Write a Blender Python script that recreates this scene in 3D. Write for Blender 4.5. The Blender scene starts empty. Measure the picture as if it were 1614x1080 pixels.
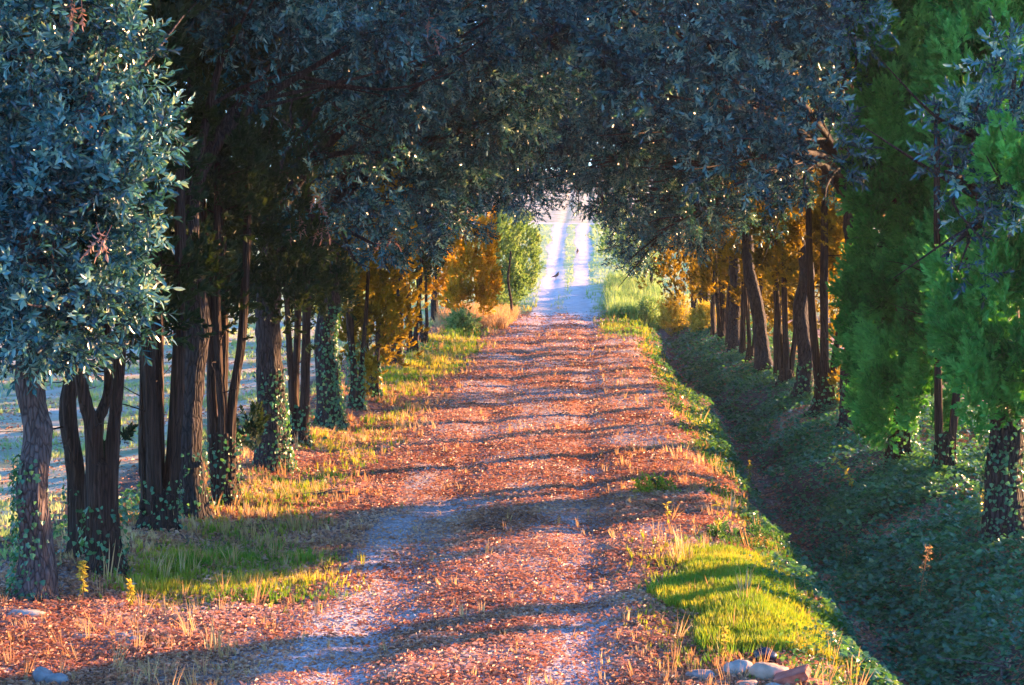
import bpy, math, random
import numpy as np
R = math.radians
random.seed(7)
rng = np.random.default_rng(7)
scene = bpy.context.scene
COL = scene.collection

# ------------------------------------------------------------------ camera
F = 2800.0                                   # focal length in pixels of the 1614 px wide photograph
CAM = np.array([0.0, 0.0, 3.0])
PITCH, YAW = math.atan(160 / F), math.atan(119 / F)
cd = bpy.data.cameras.new('camera')
cd.sensor_width = 36; cd.lens = F / 1614 * 36
cd.clip_start = 0.5; cd.clip_end = 3000
cam = bpy.data.objects.new('camera', cd); COL.objects.link(cam)
cam.location = CAM; cam.rotation_euler = (R(90) - PITCH, 0, YAW)
scene.camera = cam

# ------------------------------------------------------------------ sky, sun, exposure
SUN_EL, SUN_AZ = R(10.5), R(52)               # azimuth from +Y towards +X (right and ahead)
w = bpy.data.worlds.new('World'); scene.world = w; w.use_nodes = True
nt = w.node_tree; nt.nodes.clear()
sky = nt.nodes.new('ShaderNodeTexSky'); sky.sky_type = 'NISHITA'; sky.sun_disc = False
sky.sun_elevation = SUN_EL; sky.sun_rotation = SUN_AZ
sky.air_density = 1.0; sky.dust_density = 0.1; sky.ozone_density = 3.5
bg = nt.nodes.new('ShaderNodeBackground'); bg.inputs[1].default_value = 0.115
wo = nt.nodes.new('ShaderNodeOutputWorld')
tn = nt.nodes.new('ShaderNodeMix'); tn.data_type = 'RGBA'; tn.blend_type = 'MULTIPLY'; tn.inputs[0].default_value = 1; tn.inputs[7].default_value = (.72, 1.0, 1.36, 1)   # a bluer evening sky
nt.links.new(sky.outputs[0], tn.inputs[6]); nt.links.new(tn.outputs[2], bg.inputs[0]); nt.links.new(bg.outputs[0], wo.inputs[0])
sl = bpy.data.lights.new('sun', 'SUN'); sl.energy = 5.0; sl.angle = R(0.5); sl.color = (1.0, 0.55, 0.25)
sun = bpy.data.objects.new('sun', sl); COL.objects.link(sun)
sun.rotation_euler = (R(90) - SUN_EL, 0, -SUN_AZ + math.pi)
from mathutils import Vector, Matrix
sd = Vector((math.sin(SUN_AZ) * math.cos(SUN_EL), math.cos(SUN_AZ) * math.cos(SUN_EL), math.sin(SUN_EL)))
sun.rotation_euler = sd.to_track_quat('Z', 'Y').to_euler()
scene.view_settings.view_transform = 'Standard'
scene.view_settings.look = 'None'; scene.view_settings.gamma = 1
scene.view_settings.exposure = 2.6
cy = scene.cycles
cy.max_bounces = 7; cy.diffuse_bounces = 2; cy.glossy_bounces = 2; cy.transmission_bounces = 5; cy.volume_bounces = 1
cy.use_denoising = True; cy.caustics_reflective = False; cy.caustics_refractive = False

HAZE_DENSITY = 0.00018

# ------------------------------------------------------------------ helpers
cp, sp_, cyw, syw = math.cos(PITCH), math.sin(PITCH), math.cos(YAW), math.sin(YAW)
def ray(px, py):
    u, v = (px - 807) / F, (540 - py) / F
    fwd = np.array([0, cp, -sp_]); up = np.array([0, sp_, cp]); rt = np.array([1, 0, 0.])
    d = fwd + u * rt + v * up
    return np.array([d[0] * cyw - d[1] * syw, d[0] * syw + d[1] * cyw, d[2]])
def P(px, py, D):
    d = ray(px, py); return CAM + d * (D / d[1])

def smooth(a, b, x):
    t = np.clip((x - a) / (b - a), 0, 1); return t * t * (3 - 2 * t)
_perm = rng.random((64, 64))
def vnoise(x, y):                            # smooth value noise, period 64
    x = np.asarray(x, float); y = np.asarray(y, float)
    xi = np.floor(x).astype(int); yi = np.floor(y).astype(int)
    fx = x - xi; fy = y - yi; fx = fx * fx * (3 - 2 * fx); fy = fy * fy * (3 - 2 * fy)
    g = lambda i, j: _perm[i % 64, j % 64]
    return (g(xi, yi) * (1 - fx) * (1 - fy) + g(xi + 1, yi) * fx * (1 - fy) + g(xi, yi + 1) * (1 - fx) * fy + g(xi + 1, yi + 1) * fx * fy)

def H(x, y):
    """height of the ground"""
    x = np.asarray(x, float); y = np.asarray(y, float)
    base = np.where(y > 72, 0.05 * (np.clip(y, 72, 75) - 72) + 0.098 * (np.clip(y, 75, 116) - 75), 0)
    base = base + 0.01 * (np.clip(y, 116, 122) - 116) + 0.066 * (np.clip(y, 122, 270) - 122)
    base = base * (1 - 0.5 * smooth(8, 60, np.abs(x + 0.5)))
    wob = 0.10 * np.sin(y * 0.23) + 0.05 * np.sin(y * 0.71 + 1) + .34 * (vnoise(y * .55, y * 0 + 13) - .5) + .2 * (vnoise(y * 1.7, x * .8) - .5)
    xx = x - wob
    d = -0.22 * smooth(1.35, 2.1, xx) - 0.42 * smooth(1.95, 2.5, xx) + 0.50 * smooth(2.62, 3.7, xx) + 0.27 * smooth(3.5, 4.6, xx)
    fade = 1 - smooth(66, 78, y)
    base = base + d * fade
    base = base - 0.28 * smooth(5.4, 8.5, -x) * (1 - smooth(60, 90, y)) - 0.35 * smooth(5.2, 9, x) * (1 - smooth(60, 90, y))
    base = base + 0.10 * smooth(3.6, 4.4, -x) * (1 - smooth(4.9, 5.8, -x)) * fade
    lane = smooth(-2.9, -2.3, x) * (1 - smooth(0.6, 1.2, x))
    base = base - 0.05 * lane * (np.exp(-((x + 1.65) / 0.28) ** 2) + np.exp(-((x - 0.0) / 0.28) ** 2))
    n = (vnoise(x * 1.7 + 5, y * 1.3) - 0.5) * 0.07 + (vnoise(x * 4.3, y * 4.1 + 9) - 0.5) * 0.035
    n = n * (1 + 1.2 * smooth(1.8, 2.6, x)) * (1 - 0.6 * lane)
    far = smooth(8, 40, np.abs(x))
    n = n + far * (vnoise(x * 0.07, y * 0.05) - 0.5) * 0.8
    return base + n
def G(px, py):
    """where the ray through a pixel meets the ground"""
    d = ray(px, py); t = 5.0
    while t < 400:
        p = CAM + d * t
        if p[2] <= H(p[0], p[1]): return p
        t += 0.05
    return p

def link(name, me, mat=None, parent=None, loc=None):
    o = bpy.data.objects.new(name, me); COL.objects.link(o)
    if mat: me.materials.clear(); me.materials.append(mat)
    if loc is not None: o.location = loc
    if parent: o.parent = parent
    return o
def tag(o, label=None, cat=None, group=None, kind=None):
    if label: o['label'] = label
    if cat: o['category'] = cat
    if group: o['group'] = group
    if kind: o['kind'] = kind
    return o
def empty(name, loc, label, cat, group=None):
    o = bpy.data.objects.new(name, None); COL.objects.link(o); o.location = loc
    o.empty_display_size = 0.3
    return tag(o, label, cat, group)

def np_mesh(name, V, faces, tint=None, smoothf=False):
    """faces: (M,k) int array or list of such arrays"""
    if not isinstance(faces, list): faces = [faces]
    me = bpy.data.meshes.new(name)
    V = np.asarray(V, np.float32)
    me.vertices.add(len(V)); me.vertices.foreach_set('co', V.ravel())
    nl = sum(f.size for f in faces); nf = sum(len(f) for f in faces)
    me.loops.add(nl); me.polygons.add(nf)
    me.loops.foreach_set('vertex_index', np.concatenate([f.ravel() for f in faces]).astype(np.int32))
    st = []; s = 0
    for f in faces:
        st.append(s + np.arange(len(f)) * f.shape[1]); s += f.size
    me.polygons.foreach_set('loop_start', np.concatenate(st).astype(np.int32))
    me.update(calc_edges=True)
    if tint is not None:
        a = me.attributes.new('tint', 'FLOAT', 'POINT'); a.data.foreach_set('value', np.asarray(tint, np.float32))
    me.polygons.foreach_set('use_smooth', np.full(nf, smoothf, dtype=bool))
    me.validate(clean_customdata=False) if False else None
    return me

def unit(v): return v / np.maximum(np.linalg.norm(v, axis=-1, keepdims=True), 1e-9)
def frames(zdir, roll=None):
    """rotation matrices (N,3,3) taking +Z to zdir, with random roll"""
    z = unit(zdir); N = len(z)
    a = rng.normal(size=(N, 3)) if roll is None else roll
    x = unit(np.cross(a, z)); y = np.cross(z, x)
    return np.stack([x, y, z], axis=2)
def scatter(tpl, pos, rot, scale, tint=None):
    """tpl = (verts, faces(list), tint per vertex)"""
    TV, TF, TT = tpl
    N = len(pos); K = len(TV)
    sc = np.asarray(scale, float).reshape(-1, 1, 1) if np.ndim(scale) == 1 else np.full((N, 1, 1), scale)
    V = np.einsum('nij,kj->nki', rot, TV) * sc + pos[:, None, :]
    off = (np.arange(N) * K)[:, None, None]
    Fs = [(f[None] + off).reshape(-1, f.shape[1]) for f in TF]
    t = (rng.random(N) if tint is None else tint)[:, None] * 0.65 + TT[None] * 0.35
    return V.reshape(-1, 3), Fs, np.clip(t, 0, 1).ravel()
def merge(parts):
    Vs, Fd, Ts, o = [], {}, [], 0
    for V, Fs, T in parts:
        for f in Fs: Fd.setdefault(f.shape[1], []).append(f + o)
        Vs.append(V); Ts.append(T); o += len(V)
    return np.concatenate(Vs), [np.concatenate(v) for v in Fd.values()], np.concatenate(Ts)

# ---- leaf templates
def oval_leaf(L, W, fold=0.3, bend=0.12):
    v = np.array([[0, 0, 0], [W * .42, .3 * L, 0], [W * .45, .65 * L, 0], [0, L, 0], [-W * .45, .65 * L, 0], [-W * .42, .3 * L, 0]], float)
    v[:, 2] += np.abs(v[:, 0]) * fold - bend * v[:, 1] ** 2 / L
    return v, [np.array([[0, 1, 2, 3], [0, 3, 4, 5]])]
def place(v, rot, pos): return v @ rot.T + pos
def leaf_frame(d, up):
    y = d / np.linalg.norm(d); x = np.cross(y, up); x /= (np.linalg.norm(x) + 1e-9); z = np.cross(x, y)
    return np.stack([x, y, z], axis=1)
def oak_sprig(n=12, L=0.078, W=0.031, ln=0.2, r=rng):
    parts = []
    for i in range(n):
        t = (i + .5) / n; a = i * 2.4 + r.normal() * .4
        el = 0.35 + 0.9 * t + r.normal() * .2
        d = np.array([math.cos(a) * math.cos(el), math.sin(a) * math.cos(el), math.sin(el)])
        up = np.array([-math.cos(a) * .4, -math.sin(a) * .4, 1.0]) + r.normal(size=3) * .35
        v, f = oval_leaf(L * r.uniform(.5, 1.25), W * r.uniform(.8, 1.2))
        parts.append((place(v, leaf_frame(d, up), np.array([0, 0, ln * t])), f, np.full(len(v), r.random())))
    for a in (0, 1.57):                      # twig
        c, s = math.cos(a) * .0025, math.sin(a) * .0025
        parts.append((np.array([[c, s, -.1], [-c, -s, -.1], [-c, -s, ln], [c, s, ln]]), [np.array([[0, 1, 2, 3]])], np.full(4, 0.)))
    return merge(parts)
def cyp_plume(n=24, ln=0.15, r=rng):
    parts = []
    for i in range(n):
        t = (i / n) ** .8; a = r.uniform(0, 6.28)
        L = (0.100 - 0.05 * t) * r.uniform(.6, 1.15)
        el = R(38) + t * R(40) + r.normal() * .18
        d = np.array([math.cos(a) * math.cos(el), math.sin(a) * math.cos(el) * .6, math.sin(el)]); d /= np.linalg.norm(d)
        x = np.cross(d, r.normal(size=3)); x /= np.linalg.norm(x); wd = 0.014
        b = np.array([0, 0, ln * t])
        v = np.array([b, b + d * L * .5 + x * wd, b + d * L, b + d * L * .5 - x * wd])
        parts.append((v, [np.array([[0, 1, 2, 3]])], np.full(4, r.random() * .6 + .4 * t)))
    return merge(parts)
def ivy_leaf(s=0.055):
    v = np.array([[0, 0, 0], [.5, .15, .05], [.33, .62, .03], [0, 1, -.12], [-.33, .62, .03], [-.5, .15, .05]], float) * s
    return v, [np.array([[0, 1, 2, 3], [0, 3, 4, 5]])], np.full(6, .5)
def grass_tuft(n=8, h=0.12, w=.004, lean=.25, spread=.03, r=rng):
    parts = []
    for i in range(n):
        a = r.uniform(0, 6.28); b = np.array([math.cos(a), math.sin(a), 0]) * r.uniform(0, spread)
        l = np.array([math.cos(a), math.sin(a), 0]) * r.uniform(.1, 1) * lean
        hh = h * r.uniform(.55, 1.15); s = np.array([-math.sin(a + r.normal()), math.cos(a), 0]) * w
        m = b + l * hh * .4 + np.array([0, 0, hh * .55]); t = b + l * hh * 1.1 + np.array([0, 0, hh])
        v = np.array([b - s, b + s, m + s * .8, m - s * .8, t])
        parts.append((v, [np.array([[0, 1, 2, 3]]), np.array([[3, 2, 4]])], np.full(5, r.random())))
    return merge(parts)
OAKS = [oak_sprig() for _ in range(4)]
OAKL = [oak_sprig(n=14, L=.11, W=.055, ln=.26) for _ in range(2)]
CYPS = [cyp_plume() for _ in range(4)]
CYPL = [cyp_plume(n=24, ln=.28) for _ in range(2)]

def tube(path, radii, seg=12, lobes=0, lobe_amp=0.0, rough=0.0, seed=0, cap=True, twist=0.0):
    path = np.asarray(path, float); n = len(path); r = np.random.default_rng(seed)
    tan = np.gradient(path, axis=0); tan = unit(tan)
    ref = np.array([1.0, 0.02, 0.03]); ref = np.array([0, 1., 0]) if abs(tan[0] @ ref) > .9 else ref
    V = []; ph = r.uniform(0, 6.28); a = np.linspace(0, 2 * math.pi, seg, endpoint=False)
    n1 = r.uniform(0, 50)
    for i in range(n):
        x = unit(np.cross(ref, tan[i])); y = np.cross(tan[i], x)
        k = 1 + lobe_amp * np.cos(lobes * a + ph + twist * i) + 0.5 * lobe_amp * np.cos((lobes * 2 + 1) * a + ph * 2 - twist * i)
        k = k + rough * (vnoise(a * 2.2 + n1 + 3 * np.cos(a), np.full(seg, i * .55 + n1)) - .5) * 2
        rr = radii[i] * k
        V.append(path[i] + x * (np.cos(a) * rr)[:, None] + y * (np.sin(a) * rr)[:, None])
    V = np.concatenate(V)
    i, j = np.meshgrid(np.arange(n - 1), np.arange(seg), indexing='ij'); jn = (j + 1) % seg
    Fq = np.stack([i * seg + j, i * seg + jn, (i + 1) * seg + jn, (i + 1) * seg + j], -1).reshape(-1, 4)
    Fs = [Fq]
    if cap:
        V = np.vstack([V, path[-1] + tan[-1] * radii[-1] * .5]); c = len(V) - 1
        jj = np.arange(seg); b = (n - 1) * seg
        Fs.append(np.stack([b + jj, b + (jj + 1) % seg, np.full(seg, c)], -1))
    return V, Fs, np.zeros(len(V))
def curve(pts, n):
    """smooth interpolation through control points"""
    pts = np.asarray(pts, float); m = len(pts)
    if m == 2: return pts[0] + (pts[1] - pts[0]) * np.linspace(0, 1, n)[:, None]
    P_ = np.vstack([2 * pts[0] - pts[1], pts, 2 * pts[-1] - pts[-2]]); out = []
    for t in np.linspace(0, m - 1 - 1e-6, n):
        i = int(t); f = t - i; a, b, c, d = P_[i:i + 4]
        out.append(.5 * (2 * b + (c - a) * f + (2 * a - 5 * b + 4 * c - d) * f * f + (3 * b - a - 3 * c + d) * f ** 3))
    return np.array(out)

# ------------------------------------------------------------------ materials
def new_mat(name):
    m = bpy.data.materials.new(name); m.use_nodes = True; t = m.node_tree
    for n in list(t.nodes): t.nodes.remove(n)
    return m, t, t.nodes.new, t.links.new
def ramp(t, stops):
    n = t.nodes.new('ShaderNodeValToRGB'); e = n.color_ramp.elements
    while len(e) > 1: e.remove(e[-1])
    e[0].position, e[0].color = stops[0][0], (*stops[0][1], 1)
    for p_, c in stops[1:]:
        k = e.new(p_); k.color = (*c, 1)
    return n
def leaf_mat(name, stops, rough=.4, transl=.35, tcol=(1.3, 1.2, .7), spec=.5, coat=0.0):
    m, t, N, L = new_mat(name)
    at = N('ShaderNodeAttribute'); at.attribute_name = 'tint'
    no = N('ShaderNodeTexNoise'); no.inputs['Scale'].default_value = 1.6; no.inputs['Detail'].default_value = 2
    ge = N('ShaderNodeNewGeometry'); L(ge.outputs['Position'], no.inputs['Vector'])
    mx = N('ShaderNodeMath'); mx.operation = 'MULTIPLY_ADD'; L(no.outputs['Fac'], mx.inputs[0]); mx.inputs[1].default_value = 1.0; mx.inputs[2].default_value = -.5
    ad = N('ShaderNodeMath'); ad.operation = 'ADD'; ad.use_clamp = True; L(at.outputs['Fac'], ad.inputs[0]); L(mx.outputs[0], ad.inputs[1])
    rp = ramp(t, stops); L(ad.outputs[0], rp.inputs[0])
    pb = N('ShaderNodeBsdfPrincipled'); L(rp.outputs[0], pb.inputs['Base Color']); pb.inputs['Roughness'].default_value = rough
    pb.inputs['Specular IOR Level'].default_value = spec
    tr = N('ShaderNodeBsdfTranslucent'); mc = N('ShaderNodeMix'); mc.data_type = 'RGBA'; mc.blend_type = 'MULTIPLY'; mc.inputs[0].default_value = 1
    L(rp.outputs[0], mc.inputs[6]); mc.inputs[7].default_value = (*[c * 1.6 for c in tcol], 1); L(mc.outputs[2], tr.inputs[0])
    ms = N('ShaderNodeMixShader'); ms.inputs[0].default_value = transl
    L(pb.outputs[0], ms.inputs[1]); L(tr.outputs[0], ms.inputs[2])
    o = N('ShaderNodeOutputMaterial'); L(ms.outputs[0], o.inputs[0]); return m
M = {}
M['oak'] = leaf_mat('holm_oak_leaf', [(0, (.003, .015, .018)), (.42, (.010, .060, .082)), (.70, (.045, .20, .24)), (1, (.26, .46, .40))], rough=.27, transl=.16, tcol=(2.2, 1.4, .4), spec=.7)  # blue skylight and its pale glints are worked into the leaf colours
M['cyp'] = leaf_mat('cypress_foliage', [(0, (.006, .04, .010)), (.45, (.028, .22, .042)), (1, (.12, .52, .13))], rough=.6, transl=.2, tcol=(2.0, 1.1, .3), spec=.25)
M['cyp_shade'] = leaf_mat('shaded_cypress_foliage', [(0, (.004, .014, .006)), (.5, (.010, .035, .012)), (1, (.03, .07, .02))], rough=.6, transl=.18, tcol=(3, 1.5, .4), spec=.25)  # darkened cypress foliage: tunnel shade put into the colour
M['cyp_backlit'] = leaf_mat('backlit_cypress_foliage', [(0, (.03, .028, .006)), (.45, (.15, .13, .016)), (1, (.42, .34, .04))], rough=.6, transl=.55, tcol=(1.4, 1.05, .4), spec=.25)  # glow of the low sun from behind, painted into the foliage colour
M['cyp_sunlit'] = leaf_mat('sunlit_cypress_foliage', [(0, (.18, .12, .010)), (.5, (.42, .28, .02)), (1, (.60, .42, .05))], rough=.6, transl=.45, tcol=(1.25, 1.05, .4), spec=.2)  # warm direct sunlight painted into the foliage colour
M['ivy'] = leaf_mat('ivy_leaf', [(0, (.014, .060, .034)), (.5, (.035, .14, .070)), (.85, (.08, .22, .09)), (1, (.20, .26, .09))], rough=.38, transl=.25, tcol=(2.4, 1.8, .5), spec=.5)
M['herb'] = leaf_mat('low_herb_leaf', [(0, (.02, .08, .02)), (.5, (.05, .16, .04)), (1, (.14, .26, .07))], rough=.5, transl=.3, tcol=(1.5, 1.2, .5), spec=.3)
M['grass'] = leaf_mat('grass_blade', [(0, (.05, .15, .02)), (.35, (.12, .25, .022)), (.65, (.29, .32, .03)), (1, (.44, .34, .11))], rough=.5, transl=.42, tcol=(1.35, 1.1, .5), spec=.3)
M['dry'] = leaf_mat('dry_grass', [(0, (.30, .17, .07)), (.5, (.48, .31, .14)), (1, (.60, .46, .26))], rough=.6, transl=.35, tcol=(1.1, .9, .6), spec=.2)
M['litter'] = leaf_mat('fallen_leaf', [(0, (.14, .065, .05)), (.3, (.33, .14, .07)), (.6, (.50, .24, .13)), (.85, (.60, .36, .23)), (1, (.68, .50, .38))], rough=.55, transl=.15, tcol=(1.1, .8, .6), spec=.35)
M['pebbles'] = leaf_mat('loose_gravel', [(0, (.20, .16, .15)), (.5, (.38, .32, .31)), (1, (.58, .52, .50))], rough=.8, transl=0, spec=.3)
M['dead'] = leaf_mat('withered_oak_leaf', [(0, (.16, .09, .07)), (1, (.32, .20, .16))], rough=.6, transl=.2, tcol=(1, .8, .6), spec=.3)
M['weed'] = leaf_mat('weed_leaf', [(0, (.20, .22, .03)), (.5, (.38, .36, .05)), (1, (.55, .46, .10))], rough=.5, transl=.4, tcol=(1.2, .9, .5), spec=.3)
M['pale'] = leaf_mat('hazed_meadow_grass', [(0, (.20, .32, .09)), (.5, (.38, .46, .17)), (1, (.60, .56, .32))], rough=.6, transl=.4, tcol=(1., 1., .7), spec=.2)  # blades paled: distance haze worked into the grass colour
M['bush'] = leaf_mat('bush_leaf', [(0, (.08, .16, .05)), (.5, (.18, .30, .10)), (1, (.36, .44, .20))], rough=.5, transl=.4, tcol=(1.2, 1.1, .6), spec=.3)

def bark_mat(name, c0, c1, c2, zscale=2.5, xscale=22, strength=.9):
    m, t, N, L = new_mat(name)
    tc = N('ShaderNodeTexCoord'); mp = N('ShaderNodeMapping'); mp.inputs['Scale'].default_value = (xscale, xscale, zscale)
    L(tc.outputs['Object'], mp.inputs[0])
    no = N('ShaderNodeTexNoise'); no.inputs['Scale'].default_value = 1; no.inputs['Detail'].default_value = 6; no.inputs['Distortion'].default_value = .6
    L(mp.outputs[0], no.inputs['Vector'])
    vo = N('ShaderNodeTexVoronoi'); vo.feature = 'DISTANCE_TO_EDGE'; vo.inputs['Scale'].default_value = 1.1; L(mp.outputs[0], vo.inputs['Vector'])
    rp = ramp(t, [(.25, c0), (.5, c1), (.8, c2)]); L(no.outputs['Fac'], rp.inputs[0])
    cr = ramp(t, [(0, (.35, .33, .32)), (.12, (1, 1, 1))]); L(vo.outputs['Distance'], cr.inputs[0])
    mc = N('ShaderNodeMix'); mc.data_type = 'RGBA'; mc.blend_type = 'MULTIPLY'; mc.inputs[0].default_value = 1
    L(rp.outputs[0], mc.inputs[6]); L(cr.outputs[0], mc.inputs[7])
    mm = N('ShaderNodeMath'); mm.operation = 'MINIMUM'; L(vo.outputs['Distance'], mm.inputs[0]); mm.inputs[1].default_value = .25
    ma = N('ShaderNodeMath'); ma.operation = 'MULTIPLY_ADD'; L(mm.outputs[0], ma.inputs[0]); ma.inputs[1].default_value = 3; L(no.outputs['Fac'], ma.inputs[2])
    bu = N('ShaderNodeBump'); bu.inputs['Strength'].default_value = strength; bu.inputs['Distance'].default_value = .03; L(ma.outputs[0], bu.inputs['Height'])
    pb = N('ShaderNodeBsdfPrincipled'); pb.inputs['Roughness'].default_value = .85; pb.inputs['Specular IOR Level'].default_value = .2
    L(mc.outputs[2], pb.inputs['Base Color']); L(bu.outputs[0], pb.inputs['Normal'])
    o = N('ShaderNodeOutputMaterial'); L(pb.outputs[0], o.inputs[0]); return m
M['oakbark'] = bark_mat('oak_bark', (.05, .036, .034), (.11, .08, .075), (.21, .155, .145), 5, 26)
M['shadebark'] = bark_mat('shaded_oak_bark', (.015, .012, .011), (.045, .033, .030), (.10, .074, .066), 5, 26)  # same oak bark darkened, canopy shade worked into the colour
M['cypbark'] = bark_mat('cypress_bark', (.018, .011, .009), (.05, .028, .020), (.11, .062, .042), 1.2, 30)
M['twig'] = bark_mat('dead_twig_bark', (.10, .07, .06), (.16, .11, .09), (.22, .15, .12), 8, 20, .2)

def ground_mat():
    m, t, N, L = new_mat('earth_and_litter')
    ge = N('ShaderNodeNewGeometry'); pos = ge.outputs['Position']
    def att(n):
        a = N('ShaderNodeAttribute'); a.attribute_name = n; return a.outputs['Fac']
    def noise(s, d=4, dist=0):
        n = N('ShaderNodeTexNoise'); n.inputs['Scale'].default_value = s; n.inputs['Detail'].default_value = d; n.inputs['Distortion'].default_value = dist
        L(pos, n.inputs['Vector']); return n.outputs['Fac']
    def mix(f, a, b):
        n = N('ShaderNodeMix'); n.data_type = 'RGBA'
        (L(f, n.inputs[0]) if not isinstance(f, float) else setattr(n.inputs[0], 'default_value', f))
        for k, v in ((6, a), (7, b)):
            if isinstance(v, tuple): n.inputs[k].default_value = (*v, 1)
            else: L(v, n.inputs[k])
        return n.outputs[2]
    def thr(f, mask, lo=.25, hi=.75):        # break a soft mask up with noise
        a = N('ShaderNodeMath'); a.operation = 'ADD'; L(mask, a.inputs[0]); L(f, a.inputs[1])
        mr = N('ShaderNodeMapRange'); mr.inputs['From Min'].default_value = lo + .5; mr.inputs['From Max'].default_value = hi + .5
        L(a.outputs[0], mr.inputs[0]); return mr.outputs[0]
    soil = ramp(t, [(.3, (.07, .05, .04)), (.6, (.13, .09, .07)), (.8, (.22, .16, .13))]); L(noise(9, 6), soil.inputs[0])
    vg = N('ShaderNodeTexVoronoi'); vg.inputs['Scale'].default_value = 38; L(pos, vg.inputs['Vector'])
    sep = N('ShaderNodeSeparateColor'); L(vg.outputs['Color'], sep.inputs[0])
    grav = ramp(t, [(0, (.28, .21, .20)), (.5, (.44, .35, .34)), (1, (.62, .52, .51))]); L(sep.outputs[0], grav.inputs[0])
    vl = N('ShaderNodeTexVoronoi'); vl.inputs['Scale'].default_value = 30; vl.inputs['Randomness'].default_value = 1; L(pos, vl.inputs['Vector'])
    sl_ = N('ShaderNodeSeparateColor'); L(vl.outputs['Color'], sl_.inputs[0])
    lit = ramp(t, [(0, (.13, .07, .06)), (.3, (.30, .14, .10)), (.6, (.42, .22, .15)), (.85, (.50, .31, .23)), (1, (.58, .46, .40))]); L(sl_.outputs[1], lit.inputs[0])
    grn = ramp(t, [(.3, (.06, .11, .02)), (.55, (.12, .19, .035)), (.8, (.22, .26, .06))]); L(noise(6, 5), grn.inputs[0])
    fld = ramp(t, [(.3, (.26, .28, .12)), (.45, (.44, .40, .24)), (.6, (.56, .47, .34)), (.75, (.68, .58, .46))]); L(noise(1.3, 9), fld.inputs[0])
    c = mix(thr(noise(3, 6), att('gravel')), soil.outputs[0], grav.outputs[0])
    c = mix(thr(noise(5, 8, .5), att('litter')), c, lit.outputs[0])
    c = mix(thr(noise(4, 7), att('green')), c, grn.outputs[0])
    c = mix(thr(noise(.8, 6), att('field')), c, fld.outputs[0])
    pal = ramp(t, [(.3, (.26, .38, .13)), (.5, (.42, .50, .22)), (.75, (.66, .60, .42))]); L(noise(1.7, 8), pal.inputs[0])  # far grass colour lightened to carry the haze
    c = mix(thr(noise(2, 6), att('hazed_grass')), c, pal.outputs[0])
    haze_c = ramp(t, [(.3, (.56, .46, .43)), (.7, (.76, .65, .61))]); L(noise(3, 8), haze_c.inputs[0])  # far track colour whitened to carry haze and glare
    c = mix(thr(noise(3, 6), att('hazed_track')), c, haze_c.outputs[0])
    hn = N('ShaderNodeMath'); hn.operation = 'MULTIPLY_ADD'; L(vl.outputs['Distance'], hn.inputs[0]); hn.inputs[1].default_value = -.6; L(noise(45, 4), hn.inputs[2])
    bu = N('ShaderNodeBump'); bu.inputs['Strength'].default_value = .9; bu.inputs['Distance'].default_value = .02; L(hn.outputs[0], bu.inputs['Height'])
    pb = N('ShaderNodeBsdfPrincipled'); pb.inputs['Roughness'].default_value = .9; pb.inputs['Specular IOR Level'].default_value = .15
    L(c, pb.inputs['Base Color']); L(bu.outputs[0], pb.inputs['Normal'])
    o = N('ShaderNodeOutputMaterial'); L(pb.outputs[0], o.inputs[0]); return m
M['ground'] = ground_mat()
def stone_mat(name, c0, c1, sc=14):
    m, t, N, L = new_mat(name)
    tc = N('ShaderNodeTexCoord'); no = N('ShaderNodeTexNoise'); no.inputs['Scale'].default_value = sc; no.inputs['Detail'].default_value = 8
    L(tc.outputs['Object'], no.inputs['Vector']); rp = ramp(t, [(.3, c0), (.7, c1)]); L(no.outputs['Fac'], rp.inputs[0])
    bu = N('ShaderNodeBump'); bu.inputs['Strength'].default_value = .7; bu.inputs['Distance'].default_value = .02; L(no.outputs['Fac'], bu.inputs['Height'])
    pb = N('ShaderNodeBsdfPrincipled'); pb.inputs['Roughness'].default_value = .85; L(rp.outputs[0], pb.inputs['Base Color']); L(bu.outputs[0], pb.inputs['Normal'])
    o = N('ShaderNodeOutputMaterial'); L(pb.outputs[0], o.inputs[0]); return m
M['stone_grey'] = stone_mat('grey_stone', (.13, .12, .12), (.28, .26, .25))
M['stone_pale'] = stone_mat('pale_stone', (.20, .17, .15), (.40, .35, .30))
M['stone_tan'] = stone_mat('tan_stone', (.28, .18, .12), (.45, .32, .23))
M['brick'] = stone_mat('red_brick', (.32, .07, .045), (.50, .16, .10), 20)
M['mortar'] = stone_mat('old_mortar', (.35, .30, .26), (.55, .48, .42), 30)
M['black'] = stone_mat('black_plastic', (.012, .012, .02), (.03, .03, .045), 8)
M['black'].node_tree.nodes['Principled BSDF'].inputs['Roughness'].default_value = .25
M['bird'] = stone_mat('brown_feather', (.05, .03, .025), (.14, .085, .06), 40)
M['birdleg'] = stone_mat('bird_leg', (.25, .16, .10), (.3, .2, .12), 40)

# ------------------------------------------------------------------ terrain
def spaced(a, segs):
    out = [a]
    for end, st0, g in segs:
        st = st0
        while out[-1] < end - 1e-6:
            out.append(min(out[-1] + st, end)); st *= g
    return np.array(out)
xs_r = spaced(0, [(6.6, .12, 1.0), (900, .18, 1.16)])
xs = np.concatenate([-xs_r[:0:-1], xs_r])
ys = spaced(5, [(42, .17, 1.0), (115, .34, 1.0), (1500, .6, 1.12)])
ys = np.concatenate([[-60, -30, -12, -4, 0, 2.5], ys])
X, Y = np.meshgrid(xs, ys, indexing='xy')
Z = H(X, Y)
def lane_edges(y):
    e1 = -2.45 + .25 * (vnoise(y * .3, y * 0 + 3) - .5) * 2 - .35 * smooth(25, 40, y) + .4 * smooth(60, 76, y)
    e2 = 1.0 + .25 * (vnoise(y * .35, y * 0 + 8) - .5) * 2 + .65 * smooth(18, 30, y) - .9 * smooth(50, 68, y) - .55 * (1 - smooth(12, 15, y))
    return e1, e2
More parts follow.
